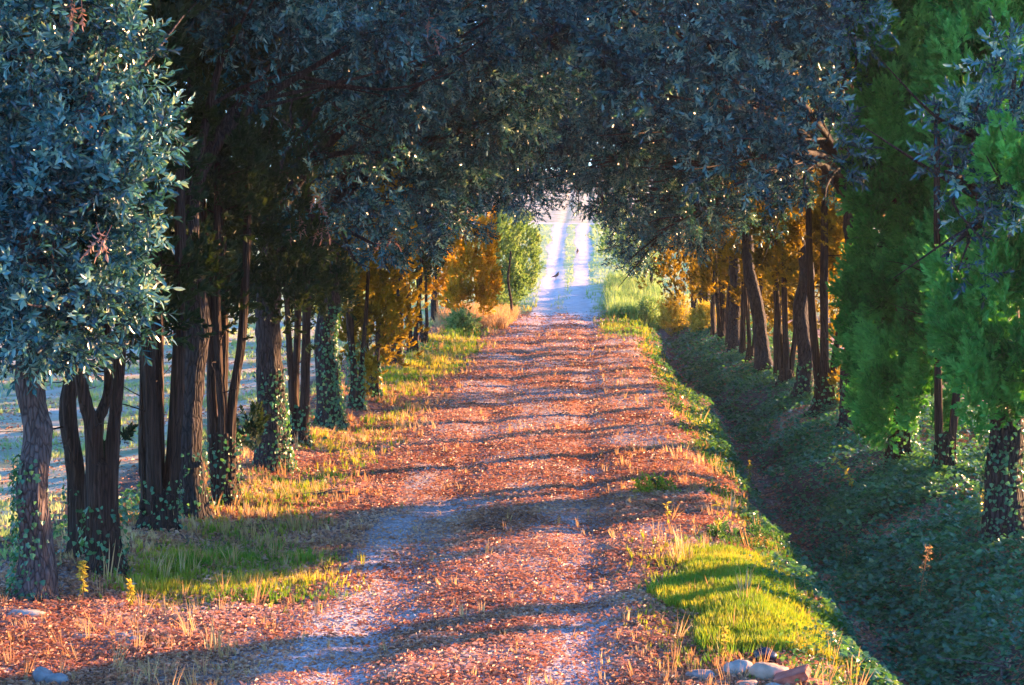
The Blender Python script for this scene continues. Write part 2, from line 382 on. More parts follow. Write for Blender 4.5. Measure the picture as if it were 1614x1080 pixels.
def masks(x, y):
    x = np.asarray(x, float); y = np.asarray(y, float)
    e1, e2 = lane_edges(y)
    inl = smooth(-.25, .25, x - e1) * (1 - smooth(-.25, .25, x - e2))
    near = 1 - smooth(58, 80, y + 6 * (vnoise(x * 2, y * .4) - .5))
    big = vnoise(x * .9 + 3, y * .5)
    bare = np.exp(-((x + 1.9) / .5) ** 2) * (1 - smooth(16, 22, y)) + .45 * np.exp(-((x + .2) / .5) ** 2) * (1 - smooth(18, 26, y))
    bare = np.clip(bare * (.5 + 1.2 * vnoise(x * 3 + 2, y * 1.5)) + .75 * smooth(.45, .7, vnoise(x * 1.3, y * .6 + 20)) * inl, 0, 1)
    gravel = inl * (0.75 + .2 * smooth(70, 80, y)) * (y < 116)
    litter = near * (inl * (.76 - .62 * bare) + (1 - inl) * (.55 * (np.abs(x + .8) < 4.6)) * (1 - .65 * smooth(1.7, 2.3, x)))
    litter = litter * (1 - .8 * smooth(1.7, 2.2, x)) + near * .4 * np.exp(-((x - 2.6) / .22) ** 2) + .6 * near * smooth(2.9, 3.5, x) * smooth(.5, .6, vnoise(x * .8, y * .5)) + .35 * smooth(5, 6, x) * (1 - smooth(8, 11, x)) * near
    verge_l = smooth(-5.0, -4.3, x) * (1 - smooth(-3.3, -2.6, x))
    patchy = smooth(.42, .62, vnoise(x * .7 + 11, y * .42 + 4))
    green = near * verge_l * patchy * (.45 + .3 * smooth(28, 36, y)) + .95 * np.exp(-(((x + 3.15 + (y - 15.5) * .1) / .95) ** 4 + ((y - 15.6) / 1.3) ** 4)) * (.5 + vnoise(x * 2, y * 2))
    green = green * np.where(x < -1, smooth(13.6, 14.6, y + vnoise(x, y) - .5), 1) + near * smooth(1.3, 1.8, x) * (1 - smooth(2.1, 2.5, x)) * smooth(.45, .65, vnoise(x, y * .4)) * .5
    green = green + np.exp(-(((x - 1.25) / .75) ** 4 + ((y - 15.1) / 2.3) ** 4))
    green = green + near * smooth(30, 38, y) * smooth(-4.8, -4.4, x) * (1 - smooth(-3.6, -2.9, x)) * .8
    green = green + near * smooth(52, 62, y) * (smooth(.2, .7, x) * (1 - smooth(1.9, 2.3, x)))
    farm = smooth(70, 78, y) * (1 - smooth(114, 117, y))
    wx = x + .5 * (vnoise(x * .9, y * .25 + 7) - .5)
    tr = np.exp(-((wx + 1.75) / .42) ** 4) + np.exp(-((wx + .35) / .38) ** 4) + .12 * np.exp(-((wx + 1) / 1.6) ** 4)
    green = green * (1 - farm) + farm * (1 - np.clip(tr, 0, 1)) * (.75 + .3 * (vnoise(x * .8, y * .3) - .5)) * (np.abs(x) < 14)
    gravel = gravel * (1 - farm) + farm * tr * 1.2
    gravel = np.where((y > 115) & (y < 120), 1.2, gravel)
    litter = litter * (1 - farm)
    hazed_grass = farm * (1 - np.clip(tr, 0, 1)) * (np.abs(x) < 30) * 1.
    hazed_track = farm * tr * 1.3 * (.7 + .5 * vnoise(x, y * .5)) + 1. * ((y > 115) & (y < 120)) + .5 * smooth(66, 74, y) * (1 - smooth(80, 88, y)) * inl
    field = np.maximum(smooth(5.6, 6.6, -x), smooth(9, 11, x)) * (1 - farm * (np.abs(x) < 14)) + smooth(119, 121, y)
    return {k: np.clip(v, 0, 1) for k, v in dict(hazed_grass=hazed_grass, hazed_track=hazed_track, gravel=gravel, litter=litter, green=green, field=field).items()}
def sheet(name, X, Y, Z, keep=None, dz=0):
    ny, nx = X.shape
    V = np.stack([X, Y, Z + dz], -1).reshape(-1, 3)
    i, j = np.meshgrid(np.arange(ny - 1), np.arange(nx - 1), indexing='ij')
    Fq = np.stack([i * nx + j, i * nx + j + 1, (i + 1) * nx + j + 1, (i + 1) * nx + j], -1)
    Fq = Fq[keep] if keep is not None else Fq.reshape(-1, 4)
    mk = masks(V[:, 0], V[:, 1])
    used = np.unique(Fq); mp = np.full(len(V), -1); mp[used] = np.arange(len(used))
    me = np_mesh(name, V[used], mp[Fq], smoothf=True)
    for k, v in mk.items():
        a = me.attributes.new(k, 'FLOAT', 'POINT'); a.data.foreach_set('value', v[used].astype(np.float32))
    return link(name, me, M['ground'])
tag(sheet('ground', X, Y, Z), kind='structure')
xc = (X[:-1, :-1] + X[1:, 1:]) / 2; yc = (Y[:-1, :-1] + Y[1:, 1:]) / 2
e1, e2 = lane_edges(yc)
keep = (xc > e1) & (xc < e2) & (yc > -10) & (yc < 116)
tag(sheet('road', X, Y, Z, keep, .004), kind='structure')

# ------------------------------------------------------------------ foliage builders
def blob_points(c, r, n, squash=1.0, fill=.35):
    """points in ragged sub-clumps over the shell of a blob; returns points and outward directions"""
    c = np.asarray(c, float); K = max(7, int(26 * r))
    cd_ = unit(rng.normal(size=(K, 3))); cr = r * (1 - fill * rng.random(K) ** 1.0)
    cc = cd_ * cr[:, None] * np.array([1, 1, squash]); cs = rng.uniform(.10, .24, K) * (.5 + .6 * r)
    k = rng.integers(0, K, n)
    o = unit(rng.normal(size=(n, 3))) * (cs[k] * rng.random(n) ** .45)[:, None]
    p = c + cc[k] + o
    d = unit(o) * .8 + unit(p - c) * .7 + rng.normal(size=(n, 3)) * .35
    return p, d
def oak_foliage(blobs, dens=95, tpls=None, size=1.0, droop=-.1):
    parts = []; tpls = tpls or OAKS
    for b in blobs:
        c, r = np.array(b[:3]), b[3]; sq = b[4] if len(b) > 4 else .9
        n = int(dens * r * r * 4 / size ** 2)
        p, d = blob_points(c, r, n, sq); d[:, 2] += droop
        k = rng.integers(0, len(tpls), n)
        for q in range(len(tpls)):
            s = k == q
            if s.sum(): parts.append(scatter(tpls[q], p[s], frames(d[s]), rng.uniform(.75, 1.25, s.sum()) * size))
    return parts
def cyp_foliage(cols, dens=75, tpls=None, size=1.0):
    """cols: (x, y, z0, z1, r) vertical columns"""
    parts = []; tpls = tpls or CYPS
    for (x, y, z0, z1, r) in cols:
        h = z1 - z0; K = max(5, int(9 * h * max(r, .25) / .5))
        a = rng.uniform(0, 6.28, K); zc = rng.uniform(z0, z1, K); prof = .55 + .45 * np.sin(np.clip((zc - z0) / h, 0, 1) * 2.6 + .35)
        rr = r * prof * rng.uniform(.45, 1.1, K)
        cc = np.stack([x + np.cos(a) * rr, y + np.sin(a) * rr, zc], -1); cs = rng.uniform(.10, .24, K) * (r / .5) ** .5
        n = int(dens * 2 * math.pi * r * h / size ** 2)
        k = rng.integers(0, K, n); o = unit(rng.normal(size=(n, 3))) * (cs[k] * rng.random(n) ** .5)[:, None]; o[:, 2] *= 2.2
        p = cc[k] + o
        d = np.stack([np.cos(a[k]), np.sin(a[k]), np.zeros(n)], -1) * .55 + o / cs[k][:, None] * .35 + rng.normal(size=(n, 3)) * .25; d[:, 2] += .75
        q = rng.integers(0, len(tpls), n)
        tn = np.clip((rng.random(K)[k] * .7 + rng.random(n) * .3), 0, 1)
        for i in range(len(tpls)):
            s = q == i
            if s.sum(): parts.append(scatter(tpls[i], p[s], frames(d[s]), rng.uniform(.7, 1.25, s.sum()) * size, tn[s]))
    return parts
IVY = ivy_leaf()
def ivy_on(path, radii, z_top, n, side=None, s=1.0):
    """leaves clinging to a trunk below z_top; side = preferred azimuth"""
    path = np.asarray(path); zs = path[:, 2]
    n = int(n * 1.5); z = zs[0] + (z_top - zs[0]) * rng.random(n) ** 1.5
    a = rng.uniform(0, 2 * math.pi, n) if side is None else side + rng.normal(size=n) * 1.0
    x = np.interp(z, zs, path[:, 0]); y = np.interp(z, zs, path[:, 1]); r = np.interp(z, zs, radii) * 1.08 + rng.random(n) * .05
    rad = np.stack([np.cos(a), np.sin(a), np.zeros(n)], -1)
    p = np.stack([x, y, z], -1) + rad * r[:, None]
    nrm = unit(rad + rng.normal(size=(n, 3)) * .45 + np.array([0, 0, .3]))
    d = unit(np.array([0, 0, -1.]) + rng.normal(size=(n, 3)) * .6); xx = unit(np.cross(d, nrm)); yy = np.cross(nrm, xx)
    return scatter(IVY, p, np.stack([xx, yy, nrm], 2), rng.uniform(.45, 1.2, n) * s * min(1.1, .55 + .016 * path[0, 1]))
def to_obj(name, parts, mat, parent, root=None):
    V, Fs, T = merge(parts); V = V - np.array((root or (parent.parent or parent)).location)
    return link(name, np_mesh(name, V, Fs, T), mat, parent)
def tube_obj(name, tubes, mat, parent, root=None):
    V, Fs, T = merge(tubes); V = V - np.array((root or parent).location)
    return link(name, np_mesh(name, V, Fs, None, True), mat, parent)

def trunk_path(base, top, wob=.06, n=40, seed=0, mids=None):
    r = np.random.default_rng(seed); base = np.array(base, float); top = np.array(top, float)
    pts = [base - [0, 0, .15]]
    m = 4
    for i in range(1, m + 1):
        t = i / (m + 1); pts.append(base + (top - base) * t + np.array([r.normal(), r.normal(), 0]) * wob)
    pts.append(top); return curve(pts, n)
def oak_tree(base, r0, height, blobs, label, seed=0, top=None, ivy=0, ivy_h=1.2, ivy_side=None, dens=95, size=1., upper=None, group=None, dead=None, lobe=.05, knot=None, tpls=None, fill=True, hang=None):
    """holm oak: flared trunk, limbs into every second clump, leaf crown"""
    bark = M['oakbark'] if seed == 1 else M['shadebark']
    base = np.array([base[0], base[1], H(base[0], base[1])]); root = empty('holm_oak', base, label, 'tree', group)
    top = np.array(top) if top is not None else base + [0, 0, height]
    path = trunk_path(base, top, .05, int(height / .07) + 6, seed)
    zz = path[:, 2] - base[2]; rad = r0 * (.88 - .28 * zz / height + .42 * np.exp(-np.clip(zz, -1, 9) / .22))
    if knot: rad = rad * (1 + .25 * np.exp(-((zz - knot) / .09) ** 2))
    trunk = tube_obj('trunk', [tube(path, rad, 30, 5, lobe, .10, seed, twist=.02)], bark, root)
    bl = [np.array(b[:3]) for b in blobs]
    for i, c in enumerate(bl[::2]):
        st = path[-1 - (i % 3) * 3]
        mid = st * .45 + c * .55 + np.array([0, 0, .15 + .2 * rng.random()])
        cpts = curve([st - [0, 0, .1], st * .8 + c * .2 + [0, 0, .25], mid, c], 14)
        tb = [tube(cpts, np.linspace(r0 * .42, .015, 14), 8, 3, .05, .12, seed + i)]
        for k in range(3):
            s_ = cpts[6 + 2 * k]; e_ = c + rng.normal(size=3) * .5
            tb.append(tube(curve([s_, (s_ + e_) / 2 + rng.normal(size=3) * .1, e_], 7), np.linspace(.025, .005, 7), 5))
        tube_obj('branch', tb, bark, trunk, root)
    parts = oak_foliage(blobs, dens, tpls, size)
    if upper and fill:
        for k in range(5):
            c = np.array([base[0] + rng.uniform(-.7, .7), base[1] + rng.uniform(-1, 1), base[2] + rng.uniform(3.9, 5.2) + (.9 if base[1] > 30 else 0)])
            parts += oak_foliage([(*c, .95)], 75, tpls, max(size, 1.15))
    if upper: parts += oak_foliage(upper, 60, OAKL, 1.35)
    crown = to_obj('crown', parts, M['oak'], root)
    if dead:
        for d in dead:
            n = 3; p = np.array(d[:3]) + rng.normal(size=(n, 3)) * .05; dirs = np.tile([0, 0, -1.], (n, 1)) + rng.normal(size=(n, 3)) * .35
            o = to_obj('withered_sprig', [scatter(OAKS[0], p, frames(dirs), np.full(n, .85))], M['dead'], crown); o['label'] = 'dead pinkish brown leaves'
    for h in hang or []:
        a_, b_ = P(h[0], h[1], h[4]), P(h[2], h[3], h[4] - .5); m_ = (a_ + b_) / 2 + rng.normal(size=3) * .12
        tb = [tube(curve([a_, m_, b_], 10), np.linspace(.022, .006, 10), 5)]
        for k in range(5):
            s_ = a_ + (m_ - a_) * rng.uniform(.3, 1) ; e_ = s_ + (b_ - a_) * .4 + rng.normal(size=3) * .16; tb.append(tube(curve([s_, e_], 5), np.linspace(.010, .004, 5), 4))
        tube_obj('twig', tb, M['oakbark'], crown, root)
    if ivy: to_obj('ivy', [ivy_on(path, rad, base[2] + ivy_h, ivy, ivy_side)], M['ivy'], trunk, root)
    return root
def cypress(base, r0, stems, cols, label, seed=0, height=3.5, split=.35, mat='cyp', ivy=0, ivy_h=1., ivy_side=None, dens=75, size=1., group=None, upper=None, spread=.16, tpls=None, skirt=2.1):
    """cypress: a short bole splitting into several fluted upright stems, feathery foliage columns"""
    base = np.array([base[0], base[1], H(base[0], base[1])]); root = empty('cypress', base, label, 'tree', group)
    rr = np.random.default_rng(seed)
    bp = trunk_path(base, base + [0, 0, split + .1], .01, 14, seed); zz = bp[:, 2] - base[2]
    br = r0 * (.85 + .5 * np.exp(-np.clip(zz, -1, 9) / .15)) if stems > 1 else None
    if stems > 1:
        trunk = tube_obj('trunk', [tube(bp, br, 26, 5, .13, .12, seed, twist=.06)], M['cypbark'], root)
    for i in range(stems):
        a = 6.28 * i / stems + rr.uniform(-.4, .4)
        rs = (r0 * rr.uniform(.38, .55)) if stems > 1 else r0 * .8
        off = np.array([math.cos(a), math.sin(a) * .8, 0]) * (r0 * .5 if stems > 1 else 0)
        if stems > 1:
            top = base + off + np.array([math.cos(a) * spread, math.sin(a) * spread, 0]) * rr.uniform(.5, 1.6) + [0, 0, height]
            path = curve([base + off + [0, 0, split * .4], base + off * 1.6 + [0, 0, split + .4], (base + off * 2 + top) / 2 + rr.normal(size=3) * .04, top], 34)
            rad = np.linspace(rs, rs * .55, 34)
        else:
            path = trunk_path(base, base + np.array([rr.normal() * .12, rr.normal() * .12, height]), .05, 44, seed)
            z_ = path[:, 2] - base[2]; rad = rs * (1 - .3 * z_ / height + .35 * np.exp(-np.clip(z_, -1, 9) / .18))
        last = tube_obj('stem' if stems > 1 else 'trunk', [tube(path, rad, 16, 4, .12, .16, seed * 7 + i, twist=.05)], M['cypbark'], root)
    parts = cyp_foliage(cols, dens, tpls, size)
    if upper and skirt:
        sx = base[0] + (-.35 if base[0] < 0 else .45)
        if mat == 'cyp_backlit' and spread != .35: parts += cyp_foliage([(sx + .4, base[1] + .8, base[2] + 1.0, 5.2, .8), (sx, base[1] - .9, base[2] + 1.9, 4.4, .6)], 55, tpls, max(size, 1.2))
        parts += cyp_foliage([(sx, base[1], base[2] + skirt, 5.6, .75)], 95, tpls, max(size, 1.15))
    if upper: parts += cyp_foliage(upper, 45, CYPL, 1.7)  # unseen tops, added to keep skylight out of the tunnel
    to_obj('crown', parts, M[mat], root)
    # bare side twigs below the foliage
    trunk = trunk if stems > 1 else last
    for i in range(9 if base[1] < 34 else 0):
        z = rr.uniform(1.0, height * .9); a = rr.uniform(0, 6.28); L_ = rr.uniform(.3, .8)
        s_ = path[int(np.argmin(np.abs(path[:, 2] - base[2] - z)))]; e_ = s_ + np.array([math.cos(a) * L_, math.sin(a) * L_, rr.uniform(-.1, .35)])
        tube_obj('twig', [tube(curve([s_, (s_ + e_) / 2 + rr.normal(size=3) * .05, e_], 7), np.linspace(.010, .002, 7), 4)], M['cypbark'], trunk, root)
    if ivy:
        pth = trunk_path(base, base + [0, 0, 3.], .01, 20, seed)
        to_obj('ivy', [ivy_on(pth, np.full(20, r0 * 1.0) + .25 * r0 * np.exp(-(pth[:, 2] - base[2]) / .2), base[2] + ivy_h, ivy, ivy_side)], M['ivy'], trunk, root)
    return root
def B(*l):                                   # clumps given as photo x, photo y, distance, radius
    return [(*P(px, py, D), r) for px, py, D, r in l]
def C_(px, py0, py1, D, r):                  # cypress column from photo heights
    a = P(px, py0, D); b = P(px, py1, D); return (a[0], a[1], b[2], a[2], r)
def up(x, D, r=2.6, z=7.6): return [(x, D, z, r, .75)]  # upper crown clumps out of view, added to shade the tunnel
EAST, WEST, NEAR = 0.0, math.pi, -math.pi / 2

# ------------------------------------------------------------------ left row
oak_tree(G(52, 940), .155, 2.6, B((35, 400, 13.6, .45), (60, 520, 13.6, .26), (20, 250, 13.6, .5), (30, 520, 13.9, .42), (105, 480, 13.7, .5), (165, 425, 13.9, .36), (60, 380, 13.9, .7), (160, 310, 13.7, .48), (205, 235, 13.9, .36),
    (100, 190, 14.2, .65), (50, 60, 14.2, .8), (120, 20, 14.3, .45), (-60, 250, 14.4, .8), (-60, 450, 14.3, .6), (150, 120, 14.2, .45), (185, 490, 14.2, .22), (160, 210, 14.1, .5), (40, -60, 17, 1.0), (110, -60, 17.5, .8), (20, 150, 17.5, .9), (20, 330, 17.5, .8)),
    'nearest holm oak at the left edge, thick grey trunk, ivy on its foot', 1, ivy=520, ivy_h=1.15, ivy_side=math.pi * 1.05, upper=up(-4.5, 16), top=P(48, 520, 14.3), dead=[P(165, 360, 13.3), P(118, 8, 13.5)], dens=170, knot=2.2, fill=False)
cypress(G(125, 878), .10, 1, [C_(120, 380, 520, 16.6, .35), C_(160, 100, 450, 16.8, .5)], 'single-stemmed cypress with a lumpy red lit trunk just right of the nearest holm oak', 2, ivy=90, ivy_h=.8, upper=[(-4.7, 17, 5, 9, 1.1)], mat='cyp_shade')
cypress(G(163, 900), .15, 3, [C_(185, 640, 760, 16.1, .12), C_(170, 300, 540, 16.4, .4)], 'three-stemmed cypress forking low, second from the left edge', 3, mat='cyp_shade', height=3.6, split=.85, ivy=240, ivy_h=.6, upper=[(-4.6, 16.6, 5, 9, 1.0)])
cypress(G(252, 832), .17, 4, [C_(260, 340, 500, 18.8, .4), C_(300, 60, 440, 19, .6)], 'dark cypress of four close upright stems left of the knotted oak', 4, height=4, split=.25, ivy=160, ivy_h=.5, upper=[(-4.6, 19, 4.6, 9.5, 1.2)], spread=.10, mat='cyp_shade')
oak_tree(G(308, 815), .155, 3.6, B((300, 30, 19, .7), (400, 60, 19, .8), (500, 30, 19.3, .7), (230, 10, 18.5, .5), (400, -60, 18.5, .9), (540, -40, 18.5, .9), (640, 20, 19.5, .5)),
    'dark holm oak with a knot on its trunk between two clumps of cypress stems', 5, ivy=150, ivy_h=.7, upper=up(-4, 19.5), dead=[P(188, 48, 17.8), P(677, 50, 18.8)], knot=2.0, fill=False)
cypress(G(352, 795), .14, 4, [C_(370, 290, 470, 20.6, .45), C_(430, 60, 500, 21.4, .65), C_(350, 40, 420, 21, .6), C_(330, 320, 500, 20.3, .4), C_(395, 600, 700, 20.6, .1)], 'cypress with a V-shaped fork of thin dark stems left of the broad straight oak', 6, height=4, split=.7, ivy=220, ivy_h=.8, upper=[(-4.7, 20.8, 4.6, 9.5, 1.2)], spread=.3, mat='cyp_shade')
oak_tree(G(428, 738), .215, 3.4, B((560, 90, 22, .7), (625, 150, 22, .5), (520, 200, 22.5, .6), (560, 310, 21.5, .36), (495, 330, 21.5, .36), (610, 40, 21.5, .7), (600, 240, 22.5, .4), (690, 70, 22, .7), (770, 30, 22, .7), (850, 20, 22, .6), (590, 385, 22, .2)),
    'broad straight holm oak with a sunlit orange edge, third thick trunk from the left', 7, ivy=420, ivy_h=1.3, ivy_side=-.5, upper=up(-3.6, 23.5, 3), dead=[P(468, 350, 20.8), P(512, 350, 20.8), P(500, 318, 20.8)], lobe=.03, fill=False)
cypress(G(470, 702), .14, 3, [C_(480, 330, 480, 26, .4), C_(520, 380, 520, 26.3, .35)], 'slim cypress stems glowing orange right of the broad straight oak', 8, height=4.2, split=.4, ivy=180, ivy_h=.6, upper=[(-4.6, 26, 4.6, 9.5, 1.2)], mat='cyp_shade')
oak_tree(G(520, 672), .20, 3.6, B((600, 375, 28, .55), (650, 320, 28, .9), (620, 250, 28, .9), (560, 370, 28, .5), (700, 210, 28, 1.1), (770, 120, 27, 1.2), (700, 100, 27, 1.1), (860, 90, 27, 1.1), (800, 180, 28, .8)),
    'holm oak wrapped in sunlit ivy leaves, beyond the broad straight oak', 9, ivy=800, ivy_h=1.9, ivy_side=-.2, upper=up(-3.3, 29, 3.2), dead=[P(612, 375, 26.8)])
cypress(G(562, 645), .12, 3, [C_(565, 530, 640, 31.5, .16), C_(545, 400, 520, 31.6, .4), C_(590, 420, 620, 32.5, .22)], 'cypress with low sunlit yellow-green foliage right of the ivy-wrapped oak', 10, height=4.3, ivy=300, ivy_h=1.2, upper=[(-4.6, 32, 4.4, 9.5, 1.2)], mat='cyp_backlit')
cypress(G(588, 628), .11, 2, [C_(590, 440, 600, 34.4, .3)], 'thin double-stemmed cypress standing left of the dark far oak trunk', 11, height=4.3, ivy=200, ivy_h=.8, upper=[(-4.6, 35, 4.4, 9.5, 1.2)], mat='cyp_backlit')
oak_tree(G(622, 580), .215, 3.6, B((640, 385, 42, .9), (700, 315, 41, 1.3), (780, 250, 41, 1.5), (830, 190, 40, 1.6), (700, 240, 42, 1.8), (755, 295, 40, .7), (860, 130, 39, 1.5), (845, 300, 39, .55), (815, 280, 40, .7)),
    'dark straight holm oak trunk beside the red cypress stems further up the left row', 12, ivy=160, ivy_h=.8, upper=up(-3, 42, 3.4))
cypress(G(650, 556), .13, 3, [C_(655, 360, 440, 46.5, .5)], 'bright red-brown cypress stems right of the dark straight oak', 13, height=4.3, split=.2, upper=[(-4.6, 47, 4.2, 9, 1.4)], spread=.2, mat='cyp_shade')
cypress(G(668, 540), .11, 2, [C_(675, 380, 440, 53, .5)], 'pair of thin reddish cypress stems in the far left row', 14, height=4.3, split=.2, upper=[(-4.6, 53, 4.2, 9, 1.4)], mat='cyp_shade')
oak_tree(G(688, 508), .17, 3.5, B((740, 275, 60, 1.3), (800, 270, 60, 1.7), (700, 320, 60, 1.2), (850, 230, 60, 1.6), (825, 325, 57, .6)), 'small dark trunk of a holm oak behind the pair of thin cypress stems', 15, upper=up(-3, 60, 3.6), size=1.3, dens=70)
cypress(G(708, 498), .14, 2, [C_(715, 385, 490, 64, .5), C_(745, 345, 485, 62, 1.0), C_(725, 380, 470, 61, .6), C_(690, 400, 470, 63, .55), C_(770, 400, 465, 62, .3)], 'golden sunlit cypress leaning over the left verge', 16, mat='cyp_sunlit', height=3.6, dens=110, size=1.3)
cypress((-3.0, 68.6), .06, 1, [C_(800, 335, 480, 74, .95), C_(775, 345, 475, 73, .8), C_(825, 345, 455, 75, .65), C_(795, 380, 490, 75, .85)], 'light green young cypress tree with a thin orange trunk where the left row ends', 17, height=2.6, dens=120, size=1.4, mat='bush')

# ------------------------------------------------------------------ right row
oak_tree(G(1588, 848), .21, 3.2, B((1530, 205, 16.5, .30), (1595, 240, 16.5, .32), (1490, 270, 16.4, .16), (1555, 320, 16.5, .2), (1600, 110, 16.8, .34), (1540, 430, 16.6, .12), (1600, 330, 16.6, .15), (1480, 170, 16.7, .12), (1510, 380, 16.6, .1)),
    'nearest holm oak at the right edge, dark trunk wrapped in ivy with bluish leaves above', 31, ivy=900, ivy_h=2.0, upper=up(5.2, 18.8, 2.2, 9.2), top=P(1570, 380, 17.9), dens=170, fill=False)
cypress((4.75, 17.6), .13, 1, [C_(1605, 190, 330, 16.4, .28), C_(1550, 440, 640, 17.2, .36), C_(1610, 380, 640, 17.1, .40), C_(1590, 280, 480, 17.1, .45), C_(1530, 400, 570, 18.0, .32), C_(1590, 360, 600, 17.4, .35)], 'cypress foliage hanging beside the nearest right-hand oak at the edge of the photo', 32, height=4.5, upper=[(5.2, 18.8, 6.8, 9, 1.0)], dens=170)
cypress(G(1490, 745), .13, 2, [C_(1470, 560, 680, 22.6, .3), C_(1495, 380, 600, 22.5, .45), C_(1520, 120, 420, 22.6, .5), C_(1560, 200, 520, 22.6, .5), C_(1600, 250, 560, 22.4, .5)], 'green cypress with a twisted foot, second tree from the right edge', 33, height=4.5, ivy=180, ivy_h=.5, upper=[(4.6, 23.8, 6.8, 9.5, 1.1)], dens=160)
cypress(G(1420, 728), .17, 1, [C_(1430, -60, 320, 23.2, .6), C_(1405, 150, 480, 23.3, .5), C_(1460, 180, 540, 23.3, .5), C_(1415, 400, 670, 23.3, .48), C_(1370, 380, 560, 23.8, .4), C_(1490, -60, 250, 23.2, .65), C_(1540, -60, 260, 23, .6), C_(1600, -60, 300, 22.6, .6), C_(1395, -40, 220, 23.5, .4), C_(1380, 420, 600, 24.2, .3), C_(1360, 520, 690, 24.6, .22), C_(1450, 420, 600, 24, .3)],
    'tall bright green cypress curtain above an ivy-covered foot on the right bank', 34, height=4.5, ivy=500, ivy_h=1.0, upper=[(4.4, 24.8, 6.8, 9.5, 1.2)], dens=200)
oak_tree(G(1347, 668), .20, 3.9, B((1320, 60, 21.5, .6), (1230, 60, 21.5, .8), (1130, 50, 21.5, .8), (1020, 45, 21.5, .75), (1250, 160, 21.5, .7), (1150, 160, 21.5, .7), (1050, 150, 21.5, .6), (1290, 240, 21.5, .5), (1200, 245, 21.5, .55), (1110, 240, 21.5, .4), (1320, 150, 23.4, .5), (940, 60, 21.5, .5), (1340, 270, 23.5, .25), (990, 110, 21.5, .5), (1160, 290, 21.5, .18), (1100, -40, 21, .9), (900, -40, 22, .9), (1250, -50, 22, .9)),
    'holm oak whose big blue-green crown arches high over the lane from the right', 35, ivy=200, ivy_h=.7, upper=up(2.2, 25, 3.2) + up(-.6, 26, 2.6, 8.6) + up(4.9, 28, 2.4, 7.6), lobe=.06, dens=85, size=1.15)
cypress(G(1300, 642), .17, 4, [C_(1330, 330, 460, 31.5, .4), C_(1290, 300, 420, 32, .5), C_(1345, 560, 640, 31, .2)], 'four slender dark cypress stems rising against the bright field on the right', 36, height=4.6, split=.25, spread=.35, skirt=2.9, ivy=200, ivy_h=.6, upper=[(4.5, 32.5, 5, 9.5, 1.4)], mat='cyp_backlit')
oak_tree(G(1266, 626), .19, 4.0, B((1210, 330, 33, .6), (1120, 310, 34, .8), (1050, 250, 34, 1.), (960, 240, 34, .9), (1000, 150, 33, 1.2), (900, 160, 33, 1.), (1130, 230, 33, 1.1), (1250, 280, 33, .8), (850, 240, 35, .9)),
    'curving black holm oak trunk left of the four slender cypress stems', 37, upper=up(2, 34, 3.4), ivy=150, ivy_h=.7)
cypress(G(1240, 605), .15, 4, [C_(1240, 340, 450, 36.5, .45), C_(1215, 350, 430, 37, .4)], 'close bundle of reddish cypress stems left of the curving black oak', 38, height=4.6, split=.2, upper=[(4.5, 38, 4.8, 9.5, 1.4)], spread=.3, mat='cyp_backlit')
oak_tree(G(1206, 582), .19, 4.0, B((1090, 350, 42, .8), (1010, 310, 42, .9), (955, 245, 42, .9), (880, 180, 42, 1.2), (1150, 330, 42, .9), (1000, 380, 41, .4), (985, 415, 41, .2), (1040, 375, 41, .3), (975, 320, 41, .4)),
    'leaning holm oak trunk with a dark limb reaching over the lane, mid right row', 39, upper=up(2, 42, 3.6), top=P(1170, 320, 41.5), hang=[(905, 270, 912, 340, 41), (935, 280, 938, 350, 41)])
cypress(G(1184, 568), .12, 3, [C_(1180, 340, 470, 44, .45)], 'three thin backlit cypress stems left of the leaning oak', 40, mat='cyp_backlit', height=4.6, split=.2, upper=[(4.4, 45, 4.6, 9, 1.4)])
oak_tree(G(1160, 552), .19, 4.0, B((1080, 340, 49, 1.1), (1010, 300, 49, 1.3), (940, 290, 50, 1.), (1120, 300, 49, 1.4)), 'dark holm oak trunk in the middle of the far right row', 41, upper=up(1.8, 49, 3.6), size=1.2, dens=75)
cypress(G(1138, 535), .13, 4, [C_(1130, 350, 460, 52, .55), C_(1160, 330, 440, 52, .5)], 'backlit amber cypress stems left of the dark far right oak', 42, mat='cyp_backlit', height=4.6, split=.2, upper=[(4.4, 53, 4.6, 9, 1.4)])
oak_tree(G(1112, 520), .17, 4.0, B((1050, 330, 58, 1.5), (980, 300, 58, 1.6), (1100, 310, 58, 1.8), (985, 385, 58, .8), (1010, 405, 57, .6)), 'farthest thick holm oak trunk of the right row', 43, upper=up(1.8, 58, 3.8), size=1.3, dens=70)
cypress(G(1092, 505), .13, 3, [C_(1080, 350, 470, 62, .9), C_(1045, 370, 450, 62, .7), C_(1110, 370, 460, 61, .5)], 'farthest backlit golden cypress of the right row, above the yellow bush', 44, mat='cyp_backlit', height=4.6, upper=[(4.4, 63, 4.6, 8.5, 1.4)], size=1.3, dens=60)
cypress((2.9, 80), .10, 1, [C_(985, 300, 420, 82, 1.2), C_(965, 300, 400, 84, .7), C_(1010, 350, 440, 80, 1.1)], 'soft green tree overhanging the right side of the far lane', 45, height=3.5, mat='bush', size=1.5, dens=45)
for i, (px, py, lb) in enumerate([(1226, 594, 'thin straight cypress stem just left of the reddish stem bundle'), (1170, 561, 'thin black cypress stem right of the middle oak of the far right row'),
        (1150, 545, 'thin cypress stem left of the middle oak of the far right row'), (1125, 528, 'thin cypress stem between the backlit amber cypress and the farthest right oak'), (1102, 513, 'slender cypress stem beside the farthest thick oak of the right row')]):
    cypress(G(px, py), .10, 1, [], lb, 70 + i, height=4.6, upper=[(4.5, G(px, py)[1], 4.8, 8.5, 1.2)], mat='cyp_backlit', skirt=2.4)
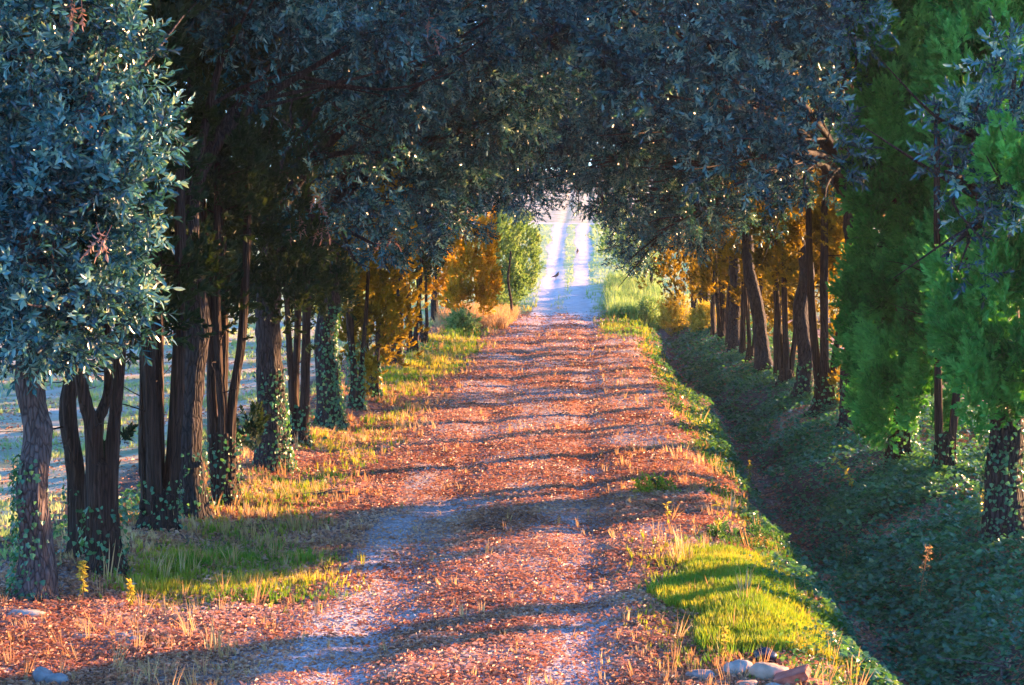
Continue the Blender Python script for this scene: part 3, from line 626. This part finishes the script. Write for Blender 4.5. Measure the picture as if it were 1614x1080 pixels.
# trees that stand off the rows, out in the hazy fields
t0 = None
FAR = [((-13.5, 44), .2, 'lone dark trunk standing in the pale field seen between the left stems'),
       ((-34, 75), .3, 'pale tree far out in the misty field left of the avenue'), ((-24, 96), .3, 'hazy tree at the back of the left-hand field'),
       ((46, 128), .3, 'hazy tree at the back of the right-hand field')]
for i, ((x, y), r0, lb) in enumerate(FAR):
    z = float(H(x, y))
    if t0 is None:
        t0 = oak_tree((x, y), r0, 2.6, [(x, y, z + 4.6, 1.9), (x + 1.3, y, z + 3.9, 1.3), (x - 1.4, y + .5, z + 4., 1.4), (x, y - .8, z + 5.8, 1.5)], lb, 60, size=1.9, dens=60, group='trees out in the fields')
        src = t0
    else:
        c = src.copy(); COL.objects.link(c); c.location = (x, y, z); c.rotation_euler = (0, 0, i * 1.3); c.scale = (1.5,) * 3 if i > 1 else (1.2,) * 3
        c['label'] = lb
        for ch in src.children:
            k = ch.copy(); COL.objects.link(k); k.parent = c
            for g_ in ch.children:
                q = g_.copy(); COL.objects.link(q); q.parent = k
    

# ------------------------------------------------------------------ dead twigs hanging in the opening: part of an arching oak
# ------------------------------------------------------------------ ground cover
def spots(n, x0, x1, y0, y1, fn):
    """n tries spread so that density falls with distance; fn(x, y) is the chance of keeping"""
    u = rng.random(n); y = 1 / (1 / y0 - u * (1 / y0 - 1 / y1)); x = rng.uniform(x0, x1, n)
    k = rng.random(n) < fn(x, y); return x[k], y[k]
RHO = {}
def flat_frames(n, tilt):
    nrm = unit(np.stack([rng.normal(size=n) * tilt, rng.normal(size=n) * tilt, np.ones(n)], -1))
    a = rng.uniform(0, 6.28, n); d = np.stack([np.cos(a), np.sin(a), np.zeros(n)], -1)
    x = unit(np.cross(d, nrm)); y = np.cross(nrm, x); return np.stack([x, y, nrm], 2)
def stuff(name, parts, mat):
    V, Fs, T = merge(parts); o = link(name, np_mesh(name, V, Fs, T), mat); tag(o, kind='stuff'); return o
lv, lf = oval_leaf(.044, .022, .7, .4); LIT = (lv, lf, np.full(6, .5))
x, y = spots(560000, -5.2, 6.0, 10.5, 74, lambda x, y: np.clip(masks(x, y)['litter'] * 1.15, 0, 1) * np.clip(.1 + .8 * vnoise(x * 2, y * 1.2) + .7 * vnoise(x * 5 + 3, y * 3.1), 0, 1))
n = len(x); s = .75 + .016 * y
p = np.stack([x, y, H(x, y) + .006 + rng.random(n) * .02], -1)
o = stuff('fallen_leaves', [scatter(LIT, p, flat_frames(n, .5), s * rng.uniform(.35, 1.35, n), np.clip(.75 * rng.random(n) + .9 * (vnoise(x * 1.1 + 5, y * .8) - .35), 0, 1))], M['litter'])
x, y = spots(60000, -17, -5.0, 14, 70, lambda x, y: .25 + .6 * (vnoise(x, y) > .5)); n = len(x); p = np.stack([x, y, H(x, y) + .01], -1)
stuff('field_leaves', [scatter(LIT, p, flat_frames(n, .5), (.9 + .02 * y) * rng.uniform(.3, 1.25, n))], M['litter'])
ov = np.array([[1, 0, 0], [0, .8, 0], [-1, 0, 0], [0, -.8, 0], [0, 0, .6], [0, 0, -.6]], float) * .011
OCT = (ov, [np.array([[0, 1, 4], [1, 2, 4], [2, 3, 4], [3, 0, 4], [1, 0, 5], [2, 1, 5], [3, 2, 5], [0, 3, 5]])], np.full(6, .5))
x, y = spots(60000, -3, 1.6, 10.5, 60, lambda x, y: np.clip(masks(x, y)['gravel'] * (.15 + vnoise(x * 2 + 9, y) ** 2), 0, 1)); n = len(x); p = np.stack([x, y, H(x, y) + .005], -1)
stuff('gravel', [scatter(OCT, p, flat_frames(n, .3), (.8 + .012 * y) * rng.uniform(.4, 1.6, n) ** 1.5)], M['pebbles'])
# ivy and low herbs over the ditch and the right bank
x, y = spots(420000, 1.7, 7.0, 10.5, 66, lambda x, y: np.clip(1 - .93 * np.exp(-((x - 2.58 - .1 * np.sin(y * .23)) / .2) ** 2) , 0, 1) * np.clip(.22 + 1.2 * smooth(.30, .58, vnoise(x * 1.1 + 7, y * .8)), 0, 1) * (1 - .5 * smooth(3.2, 4.2, x) * (vnoise(x * .8, y * .5) > .5)) * smooth(1.75, 2.45, x + .9 * (vnoise(x * 1.5 + 9, y * .9) - .5)))
n = len(x); s = .7 + .018 * y
p = np.stack([x, y, H(x, y) + .01 + rng.random(n) ** 2 * .11], -1)
stuff('ivy_carpet', [scatter(IVY, p, flat_frames(n, .55), s * rng.uniform(.5, 1.2, n))], M['ivy'])
# ivy round the feet of the left row
def near_left(x, y): return smooth(.5, .72, vnoise(x * 1.2, y * .6 + 30)) * np.exp(-((x + 4.75) / .5) ** 2)
x, y = spots(30000, -6, -3.2, 14, 50, near_left); n = len(x)
p = np.stack([x, y, H(x, y) + .01 + rng.random(n) ** 2 * .16], -1)
stuff('ground_ivy', [scatter(IVY, p, flat_frames(n, .6), (.8 + .016 * y) * rng.uniform(.6, 1.2, n))], M['ivy'])
# grass
TF_ = [grass_tuft(h=.10) for _ in range(3)]; TT_ = [grass_tuft(n=9, h=.26, w=.004, lean=.4, spread=.05) for _ in range(3)]
def grass(name, x, y, tpls, mat, s):
    n = len(x); k = rng.integers(0, len(tpls), n); p = np.stack([x, y, H(x, y) - .004], -1); pr = []
    for q in range(len(tpls)):
        m_ = k == q; pr.append(scatter(tpls[q], p[m_], flat_frames(m_.sum(), .22), s[m_] * (.45 + .9 * vnoise(x[m_] * 3, y[m_] * 2.2)), np.clip(1.25 * vnoise(x[m_] * 1.4 + 9, y[m_] * .9) - .2 + .4 * (rng.random(m_.sum()) - .3), 0, 1)))
    return stuff(name, pr, mat)
x, y = spots(90000, -5.2, 2.4, 11, 76, lambda x, y: np.clip(masks(x, y)['green'], 0, 1) ** 1.5)
x2 = rng.normal(1.2, .6, 13000); y2 = rng.uniform(12.9, 17.2, 13000); k = (x2 > .3 + .45 * vnoise(y2 * 2, y2 * 0) + .25 * np.abs(y2 - 15)) & (x2 < 1.85)
grass('grass', x, y, TF_, M['grass'], (.55 + .02 * y) * rng.uniform(.6, 1.3, len(x)))
x, y = spots(34000, -5.0, 2.0, 10.8, 70, lambda x, y: smooth(.42, .72, vnoise(x * .9 + 40, y * .6)) * (smooth(-2.2, -3.2, x) * (x < -2.2) * .55 + .22 * smooth(-.1, .9, x) * (1 - .8 * np.exp(-(((x - 1.2) / .7) ** 4 + ((y - 15) / 2) ** 4)))) * .8 + .02)
grass('dry_grass', x, y, TF_, M['dry'], (.6 + .02 * y) * rng.uniform(.6, 1.4, len(x)))
x, y = spots(42000, -17, -5.2, 14, 80, lambda x, y: smooth(.3, .6, vnoise(x * .6 + 20, y * .4)))
grass('field_stubble', x, y, TF_, M['pale'], (.5 + .02 * y) * rng.uniform(.5, 1.2, len(x)))
x = np.concatenate([rng.uniform(-5.2, -2.8, 1600)]); y = rng.uniform(60, 72, len(x))
grass('tall_dry_grass', x, y, TT_, M['dry'], rng.uniform(1.2, 2.2, len(x)))
x, y = spots(1100, -5.0, 2.0, 11, 60, lambda x, y: (smooth(-2.3, -3.0, x) * (x < -2.3) + smooth(.3, 1.0, x)) * .6)
grass('dry_stalks', x, y, TT_, M['dry'], rng.uniform(.4, 1.1, len(x)))
x, y = spots(60000, .9, 2.5, 11, 55, lambda x, y: smooth(1.3, 1.8, x) * (1 - smooth(2.2, 2.5, x)) * smooth(.35, .6, vnoise(x * 2 + 31, y * 1.1)))
n = len(x); p = np.stack([x, y, H(x, y) + .01 + rng.random(n) ** 2 * .09], -1)
stuff('low_herbs', [scatter(IVY, p, flat_frames(n, .6), (.5 + .016 * y) * rng.uniform(.4, 1.1, n))], M['herb'])
x = rng.uniform(.9, 3.2, 2600); y = rng.uniform(69, 84, len(x))
grass('tall_green_grass', x, y, TT_, M['bush'], rng.uniform(1.2, 2.8, len(x)))
x, y = spots(22000, -12, 14, 74, 114, lambda x, y: masks(x, y)['green'] ** 2)
grass('far_grass', x, y, TF_, M['pale'], np.full(len(x), 2.0) * rng.uniform(.4, 1.2, len(x)))
x, y = x2[k], y2[k]; n = len(x); p = np.stack([x, y, H(x, y) - .004], -1)
stuff('lush_grass', [scatter(TF_[0], p, flat_frames(n, .12), rng.uniform(.7, 1.25, n), np.clip(.25 + .3 * vnoise(x * 3, y * 2) + .35 * rng.random(n), 0, 1))], M['grass'])
# sunlit scrub beyond the right-hand trunks
x, y = spots(9000, 8, 30, 30, 110, lambda x, y: smooth(.4, .7, vnoise(x * .5 + 2, y * .3 + 12)))
grass('field_grass', x, y, TT_, M['grass'], rng.uniform(.6, 1.3, len(x)))

# ------------------------------------------------------------------ weeds and bushes that stand alone
def weed(px, py, h, label, mat='weed', n=34, lw=1., plume=False, lean=(0, 0), name='weed_stalk', cat='weed'):
    b = G(px, py); root = empty(name, b, label, cat, 'tall weeds along the ditch' if name == 'weed_stalk' else None)
    top = b + np.array([lean[0], lean[1], h]); path = curve([b - [0, 0, .02], b + np.array([lean[0] * .3 + .01, 0, h * .5]), top], 14)
    tube_obj('stem', [tube(path, np.linspace(.006, .002, 14), 5)], M['dry'], root)
    i = rng.uniform(.25, 1, n); k = np.stack([np.interp(i * 13, np.arange(14), path[:, q]) for q in range(3)], -1)
    d = rng.normal(size=(n, 3)); d[:, 2] = np.abs(d[:, 2]) * .6 + .25
    sp = (.5 if plume else 1.0)
    v, f = oval_leaf(.05 * sp, .02 * sp)
    if plume: k = k + rng.normal(size=(n, 3)) * np.array([.05, .05, .02]) * (1.3 - i)[:, None]
    L_ = scatter((v, f, np.full(6, .5)), k, frames(d), rng.uniform(.6, 1.3, n) * lw)
    to_obj('leaves', [L_], M[mat], root); return root
weed(1180, 770, .42, 'yellow lit weed stalk standing on the ditch edge halfway up the lane', n=40, lw=1.1)
weed(1447, 960, .62, 'tall pale feathery seed head leaning on the dark ditch bank', 'dry', 120, 1.0, True, (.1, 0))
weed(1333, 890, .22, 'short cream seed stalk in the ditch above the ivy', 'dry', 60, 1., True)
weed(1345, 780, .5, 'yellow-leaved stem spreading at the top of the right bank', n=46, lw=1.2, lean=(-.25, 0))
weed(1130, 850, .38, 'thin yellowing weed behind the bright grass patch', n=30)
weed(1050, 830, .25, 'small dry weed on the lane edge behind the grass patch', n=24)
weed(1140, 1050, .28, 'leafy yellow weed directly behind the grey stone', n=60, lw=.8)
weed(1015, 560, .45, 'yellow weed at the head of the ditch', n=30, lw=1.6)
weed(1550, 830, .35, 'yellow sprout at the foot of the nearest right oak', n=40)
weed(130, 950, .35, 'low yellow bush sprout beside the foot of the nearest left oak', n=90, lw=1., name='sprouting_weed')
weed(205, 960, .22, 'green yellow sprout in the grass right of the nearest left oak', n=60, name='sprouting_weed')
def bush(base, rx, h, n, label, mat, s=1.3):
    b = np.array([base[0], base[1], H(base[0], base[1])]); root = empty('bush', b, label, 'bush')
    st = []
    for i in range(9):
        a = rng.uniform(0, 6.28); e = b + np.array([math.cos(a) * rx * .6, math.sin(a) * rx * .6, h * rng.uniform(.6, .95)])
        st.append(tube(curve([b, (b + e) / 2 + [0, 0, .1], e], 6), np.linspace(.015, .004, 6), 4))
    tube_obj('stems', st, M['twig'], root)
    p = b + unit(rng.normal(size=(n, 3))) * (rng.random(n) ** .4)[:, None] * [rx, rx, h * .55] + [0, 0, h * .5]
    p[:, :2] += (vnoise(p[:, 2] * 5, p[:, 0] * 4) - .5)[:, None] * .3; k = p[:, 2] > b[2]; p = p[k]
    to_obj('foliage', [scatter(OAKS[1], p, frames(p - b + rng.normal(size=p.shape) * .4), np.full(len(p), s))], M[mat], root)
bush((3.2, 66), .55, 1.3, 420, 'yellow leafy bush at the far end of the right bank', 'weed')
bush((2.35, 70), .5, 1.1, 320, 'pale green bush behind the yellow one by the far lane', 'bush')
bush((3.9, 60), .45, .8, 300, 'low golden bush below the farthest right trunks', 'weed')
bush((-4.1, 57), .4, .6, 260, 'low green bush at the foot of the far left row', 'bush')
bush((1.5, 18.2), .42, .15, 150, 'low dark green leafy plant at the ditch edge behind the bright grass', 'herb', .6)
bush((.85, 21.2), .2, .10, 60, 'small bright leafy plant on the right side of the lane', 'grass', .7)

for (x_, y_, a_, L_, lb) in [(3.05, 13.2, 1.3, 1.0, 'fallen dead branch lying on the lower ditch bank'), (3.4, 19.5, .5, .8, 'short dead branch on the ditch bank below the second tree from the right'), (-3.4, 20.5, .2, .7, 'dead stick on the left verge beyond the first grass patch'), (-2.4, 70.2, .15, 1.6, 'dark stick lying across the left side of the lane where the litter ends')]:
    tb = []
    pts = [np.array([x_ + math.cos(a_) * L_ * t, y_ + math.sin(a_) * L_ * t, 0]) + [rng.normal() * .03, rng.normal() * .03, 0] for t in (0, .35, .7, 1)]
    pts = [p_ + [0, 0, float(H(p_[0], p_[1])) + .035] for p_ in pts]; cv = curve(pts, 14)
    tb.append(tube(cv, np.linspace(.022, .007, 14), 7, 3, .1, .2, 5))
    for k_ in (5, 8, 10): tb.append(tube(curve([cv[k_], cv[k_] + rng.normal(size=3) * [.1, .1, .02] + [0, 0, .06], cv[k_] + rng.normal(size=3) * [.2, .2, .02] + [0, 0, .09]], 5), np.linspace(.009, .003, 5), 5))
    V_, F_, T_ = merge(tb); org = np.array(pts[0]); o = link('fallen_branch', np_mesh('fallen_branch', V_ - org, F_, None, True), M['twig'], None, org); tag(o, lb, 'branch')
# ------------------------------------------------------------------ stones, brick, birds
import bmesh
def rock(px, py, dims, mat, label, seed, cat='stone', name='stone', sink=.36, rz=0., group=None):
    b = G(px, py); me = bpy.data.meshes.new(name); bm = bmesh.new(); bmesh.ops.create_icosphere(bm, subdivisions=3, radius=1)
    r = np.random.default_rng(seed); pl = unit(r.normal(size=(9, 3))); ds = r.uniform(.62, .92, 9)
    for v in bm.verts:
        c = np.array(v.co)
        for q, dq in zip(pl, ds):
            e = c @ q
            if e > dq: c = c - q * (e - dq) * .92
        c *= 1 + .05 * math.sin(c[0] * 9 + seed) * math.cos(c[1] * 8) + .10 * (float(vnoise(c[0] * 3 + seed, c[1] * 3 + c[2] * 2)) - .5)
        v.co = Vector(c * np.array(dims) / 2)
    bm.to_mesh(me); bm.free()
    me.polygons.foreach_set('use_smooth', np.ones(len(me.polygons), bool))
    o = link(name, me, M[mat], None, (b[0], b[1], b[2] + dims[2] * (.5 - sink))); o.rotation_euler = (0, 0, rz)
    return tag(o, label, cat, group)
rock(1208, 1066, (.34, .22, .16), 'stone_tan', 'large tan stone beside the broken red brick', 1, rz=.2)
rock(1163, 1060, (.24, .2, .15), 'stone_pale', 'pale whitish stone left of the large tan stone', 2)
rock(1105, 1070, (.22, .16, .11), 'stone_grey', 'grey stone at the left end of the stone pile', 3)
rock(1180, 1086, (.2, .15, .1), 'stone_tan', 'small tan stone at the front of the pile', 4, rz=1.)
rock(1218, 1090, (.16, .12, .09), 'stone_pale', 'small pale stone just below the red brick', 5)
rock(1140, 1090, (.18, .12, .07), 'stone_pale', 'flat pale stone at the bottom of the photo', 6)
rock(1222, 905, (.13, .1, .08), 'stone_pale', 'little pale stone at the far end of the bright grass patch', 7)
rock(68, 1074, (.17, .15, .16), 'stone_grey', 'round grey stone at the bottom left', 11)
rock(92, 1078, (.18, .14, .12), 'stone_grey', 'angular grey stone touching the round one at the bottom left', 12)
rock(40, 1082, (.14, .12, .07), 'stone_pale', 'small pale stone left of the round grey stone', 13)
rock(36, 968, (.36, .24, .09), 'stone_pale', 'flat pale stone on the leaf litter below the nearest left oak', 14, sink=.45)
for i, (px, py, d) in enumerate([(180, 1000, .11), (192, 1006, .13), (205, 1003, .10), (186, 1012, .09), (212, 1010, .12), (168, 1006, .08), (200, 1015, .08)]):
    rock(px, py, (d, d * .8, d * .5), 'stone_grey', ['pebble at the upper left of the pebble cluster on the left verge','largest bluish pebble in the middle of the cluster on the left verge','pebble at the top right of the cluster on the left verge','small pebble below the largest one of the cluster','pebble at the right end of the cluster on the left verge','tiny pebble at the left end of the cluster on the left verge','lowest pebble of the cluster on the left verge'][i], 20 + i, 'pebble', 'pebble', group='pebble cluster on the left verge')
rock(130, 1002, (.3, .16, .05), 'stone_tan', 'low flat pinkish stone left of the pebble cluster', 40, sink=.45)
rock(1205, 1046, (.17, .13, .14), 'black', 'crumpled black plastic lump behind the tan stone', 50, 'rubbish', 'plastic_lump', .15)
def box(bm, c, d, rot=None):
    r_ = bmesh.ops.create_cube(bm, size=1); vs = r_['verts']
    for v in vs: v.co = Vector((v.co.x * d[0] + c[0], v.co.y * d[1] + c[1], v.co.z * d[2] + c[2]))
    return vs
b = G(1258, 1086); root = empty('brick', b, 'broken red brick tilted on the stone pile at the bottom right', 'brick')
root.rotation_euler = (R(18), R(-22), R(-25))
bm = bmesh.new(); box(bm, (0, 0, .10), (.25, .12, .06)); bmesh.ops.bevel(bm, geom=bm.edges[:], offset=.006, segments=2, affect='EDGES')
bmesh.ops.subdivide_edges(bm, edges=bm.edges[:], cuts=2, use_grid_fill=True)
for v in bm.verts: v.co += Vector(rng.normal(size=3) * .0016)
me = bpy.data.meshes.new('block'); bm.to_mesh(me); bm.free(); link('block', me, M['brick'], root)
bm = bmesh.new(); box(bm, (.0, .005, .0655), (.22, .10, .012)); bmesh.ops.bevel(bm, geom=bm.edges[:], offset=.004, segments=2, affect='EDGES')
me = bpy.data.meshes.new('mortar'); bm.to_mesh(me); bm.free(); link('mortar', me, M['mortar'], root)
b2 = G(1275, 1092); root = empty('brick', b2, 'second piece of red brick lying behind the tilted one', 'brick'); root.rotation_euler = (R(8), R(12), R(20))
bm = bmesh.new(); box(bm, (.05, .03, .05), (.2, .12, .06)); bmesh.ops.bevel(bm, geom=bm.edges[:], offset=.006, segments=2, affect='EDGES')
me = bpy.data.meshes.new('block'); bm.to_mesh(me); bm.free(); link('block', me, M['brick'], root)

def bird(px, py, label, face, s=1.):
    b = G(px, py); root = empty('bird', b, label, 'bird', 'birds on the far lane')
    pts = curve([(-.24, 0, .13), (-.12, 0, .17), (0, 0, .21), (.08, 0, .26), (.115, 0, .33), (.13, 0, .365), (.17, 0, .36)], 26)
    rad = np.interp(np.linspace(0, 1, 26), [0, .12, .3, .45, .58, .7, .8, .88, .94, 1], [.008, .02, .05, .068, .06, .035, .026, .030, .012, .003])
    V, Fs, T = tube(pts * s, rad * s, 12); root.rotation_euler = (0, 0, face)
    link('body', np_mesh('body', V, Fs, None, True), M['bird'], root)
    for sd_ in (-1, 1):
        V, Fs, T = tube(curve([(.0, sd_ * .03 * s, .17 * s), (.015 * s, sd_ * .03 * s, .08 * s), (0, sd_ * .03 * s, 0), ], 8), np.linspace(.011, .005, 8) * s, 6)
        link('leg', np_mesh('leg', V, Fs, None, True), M['birdleg'], root)
bird(876, 442, 'brown bird standing in the left wheel track of the far lane', R(20), 1.05)
bird(910, 404, 'second brown bird, farther off in the right wheel track', R(80), 1.05)

# ------------------------------------------------------------------ haze
bm = bmesh.new(); vs = bmesh.ops.create_cube(bm, size=1)['verts']
for v in vs: v.co = Vector((v.co.x * 2400, 745 + v.co.y * 1700, 4 + v.co.z * 34))
me = bpy.data.meshes.new('haze'); bm.to_mesh(me); bm.free()
m = bpy.data.materials.new('haze'); m.use_nodes = True; t = m.node_tree; t.nodes.clear()
pv = t.nodes.new('ShaderNodeVolumePrincipled'); pv.inputs['Color'].default_value = (.93, .96, 1, 1); pv.inputs['Density'].default_value = HAZE_DENSITY
pv.inputs['Anisotropy'].default_value = .35
oo = t.nodes.new('ShaderNodeOutputMaterial'); t.links.new(pv.outputs[0], oo.inputs['Volume'])
tag(link('haze', me, m), kind='stuff')
print('faces', sum(len(o.data.polygons) for o in scene.objects if o.type == 'MESH'))
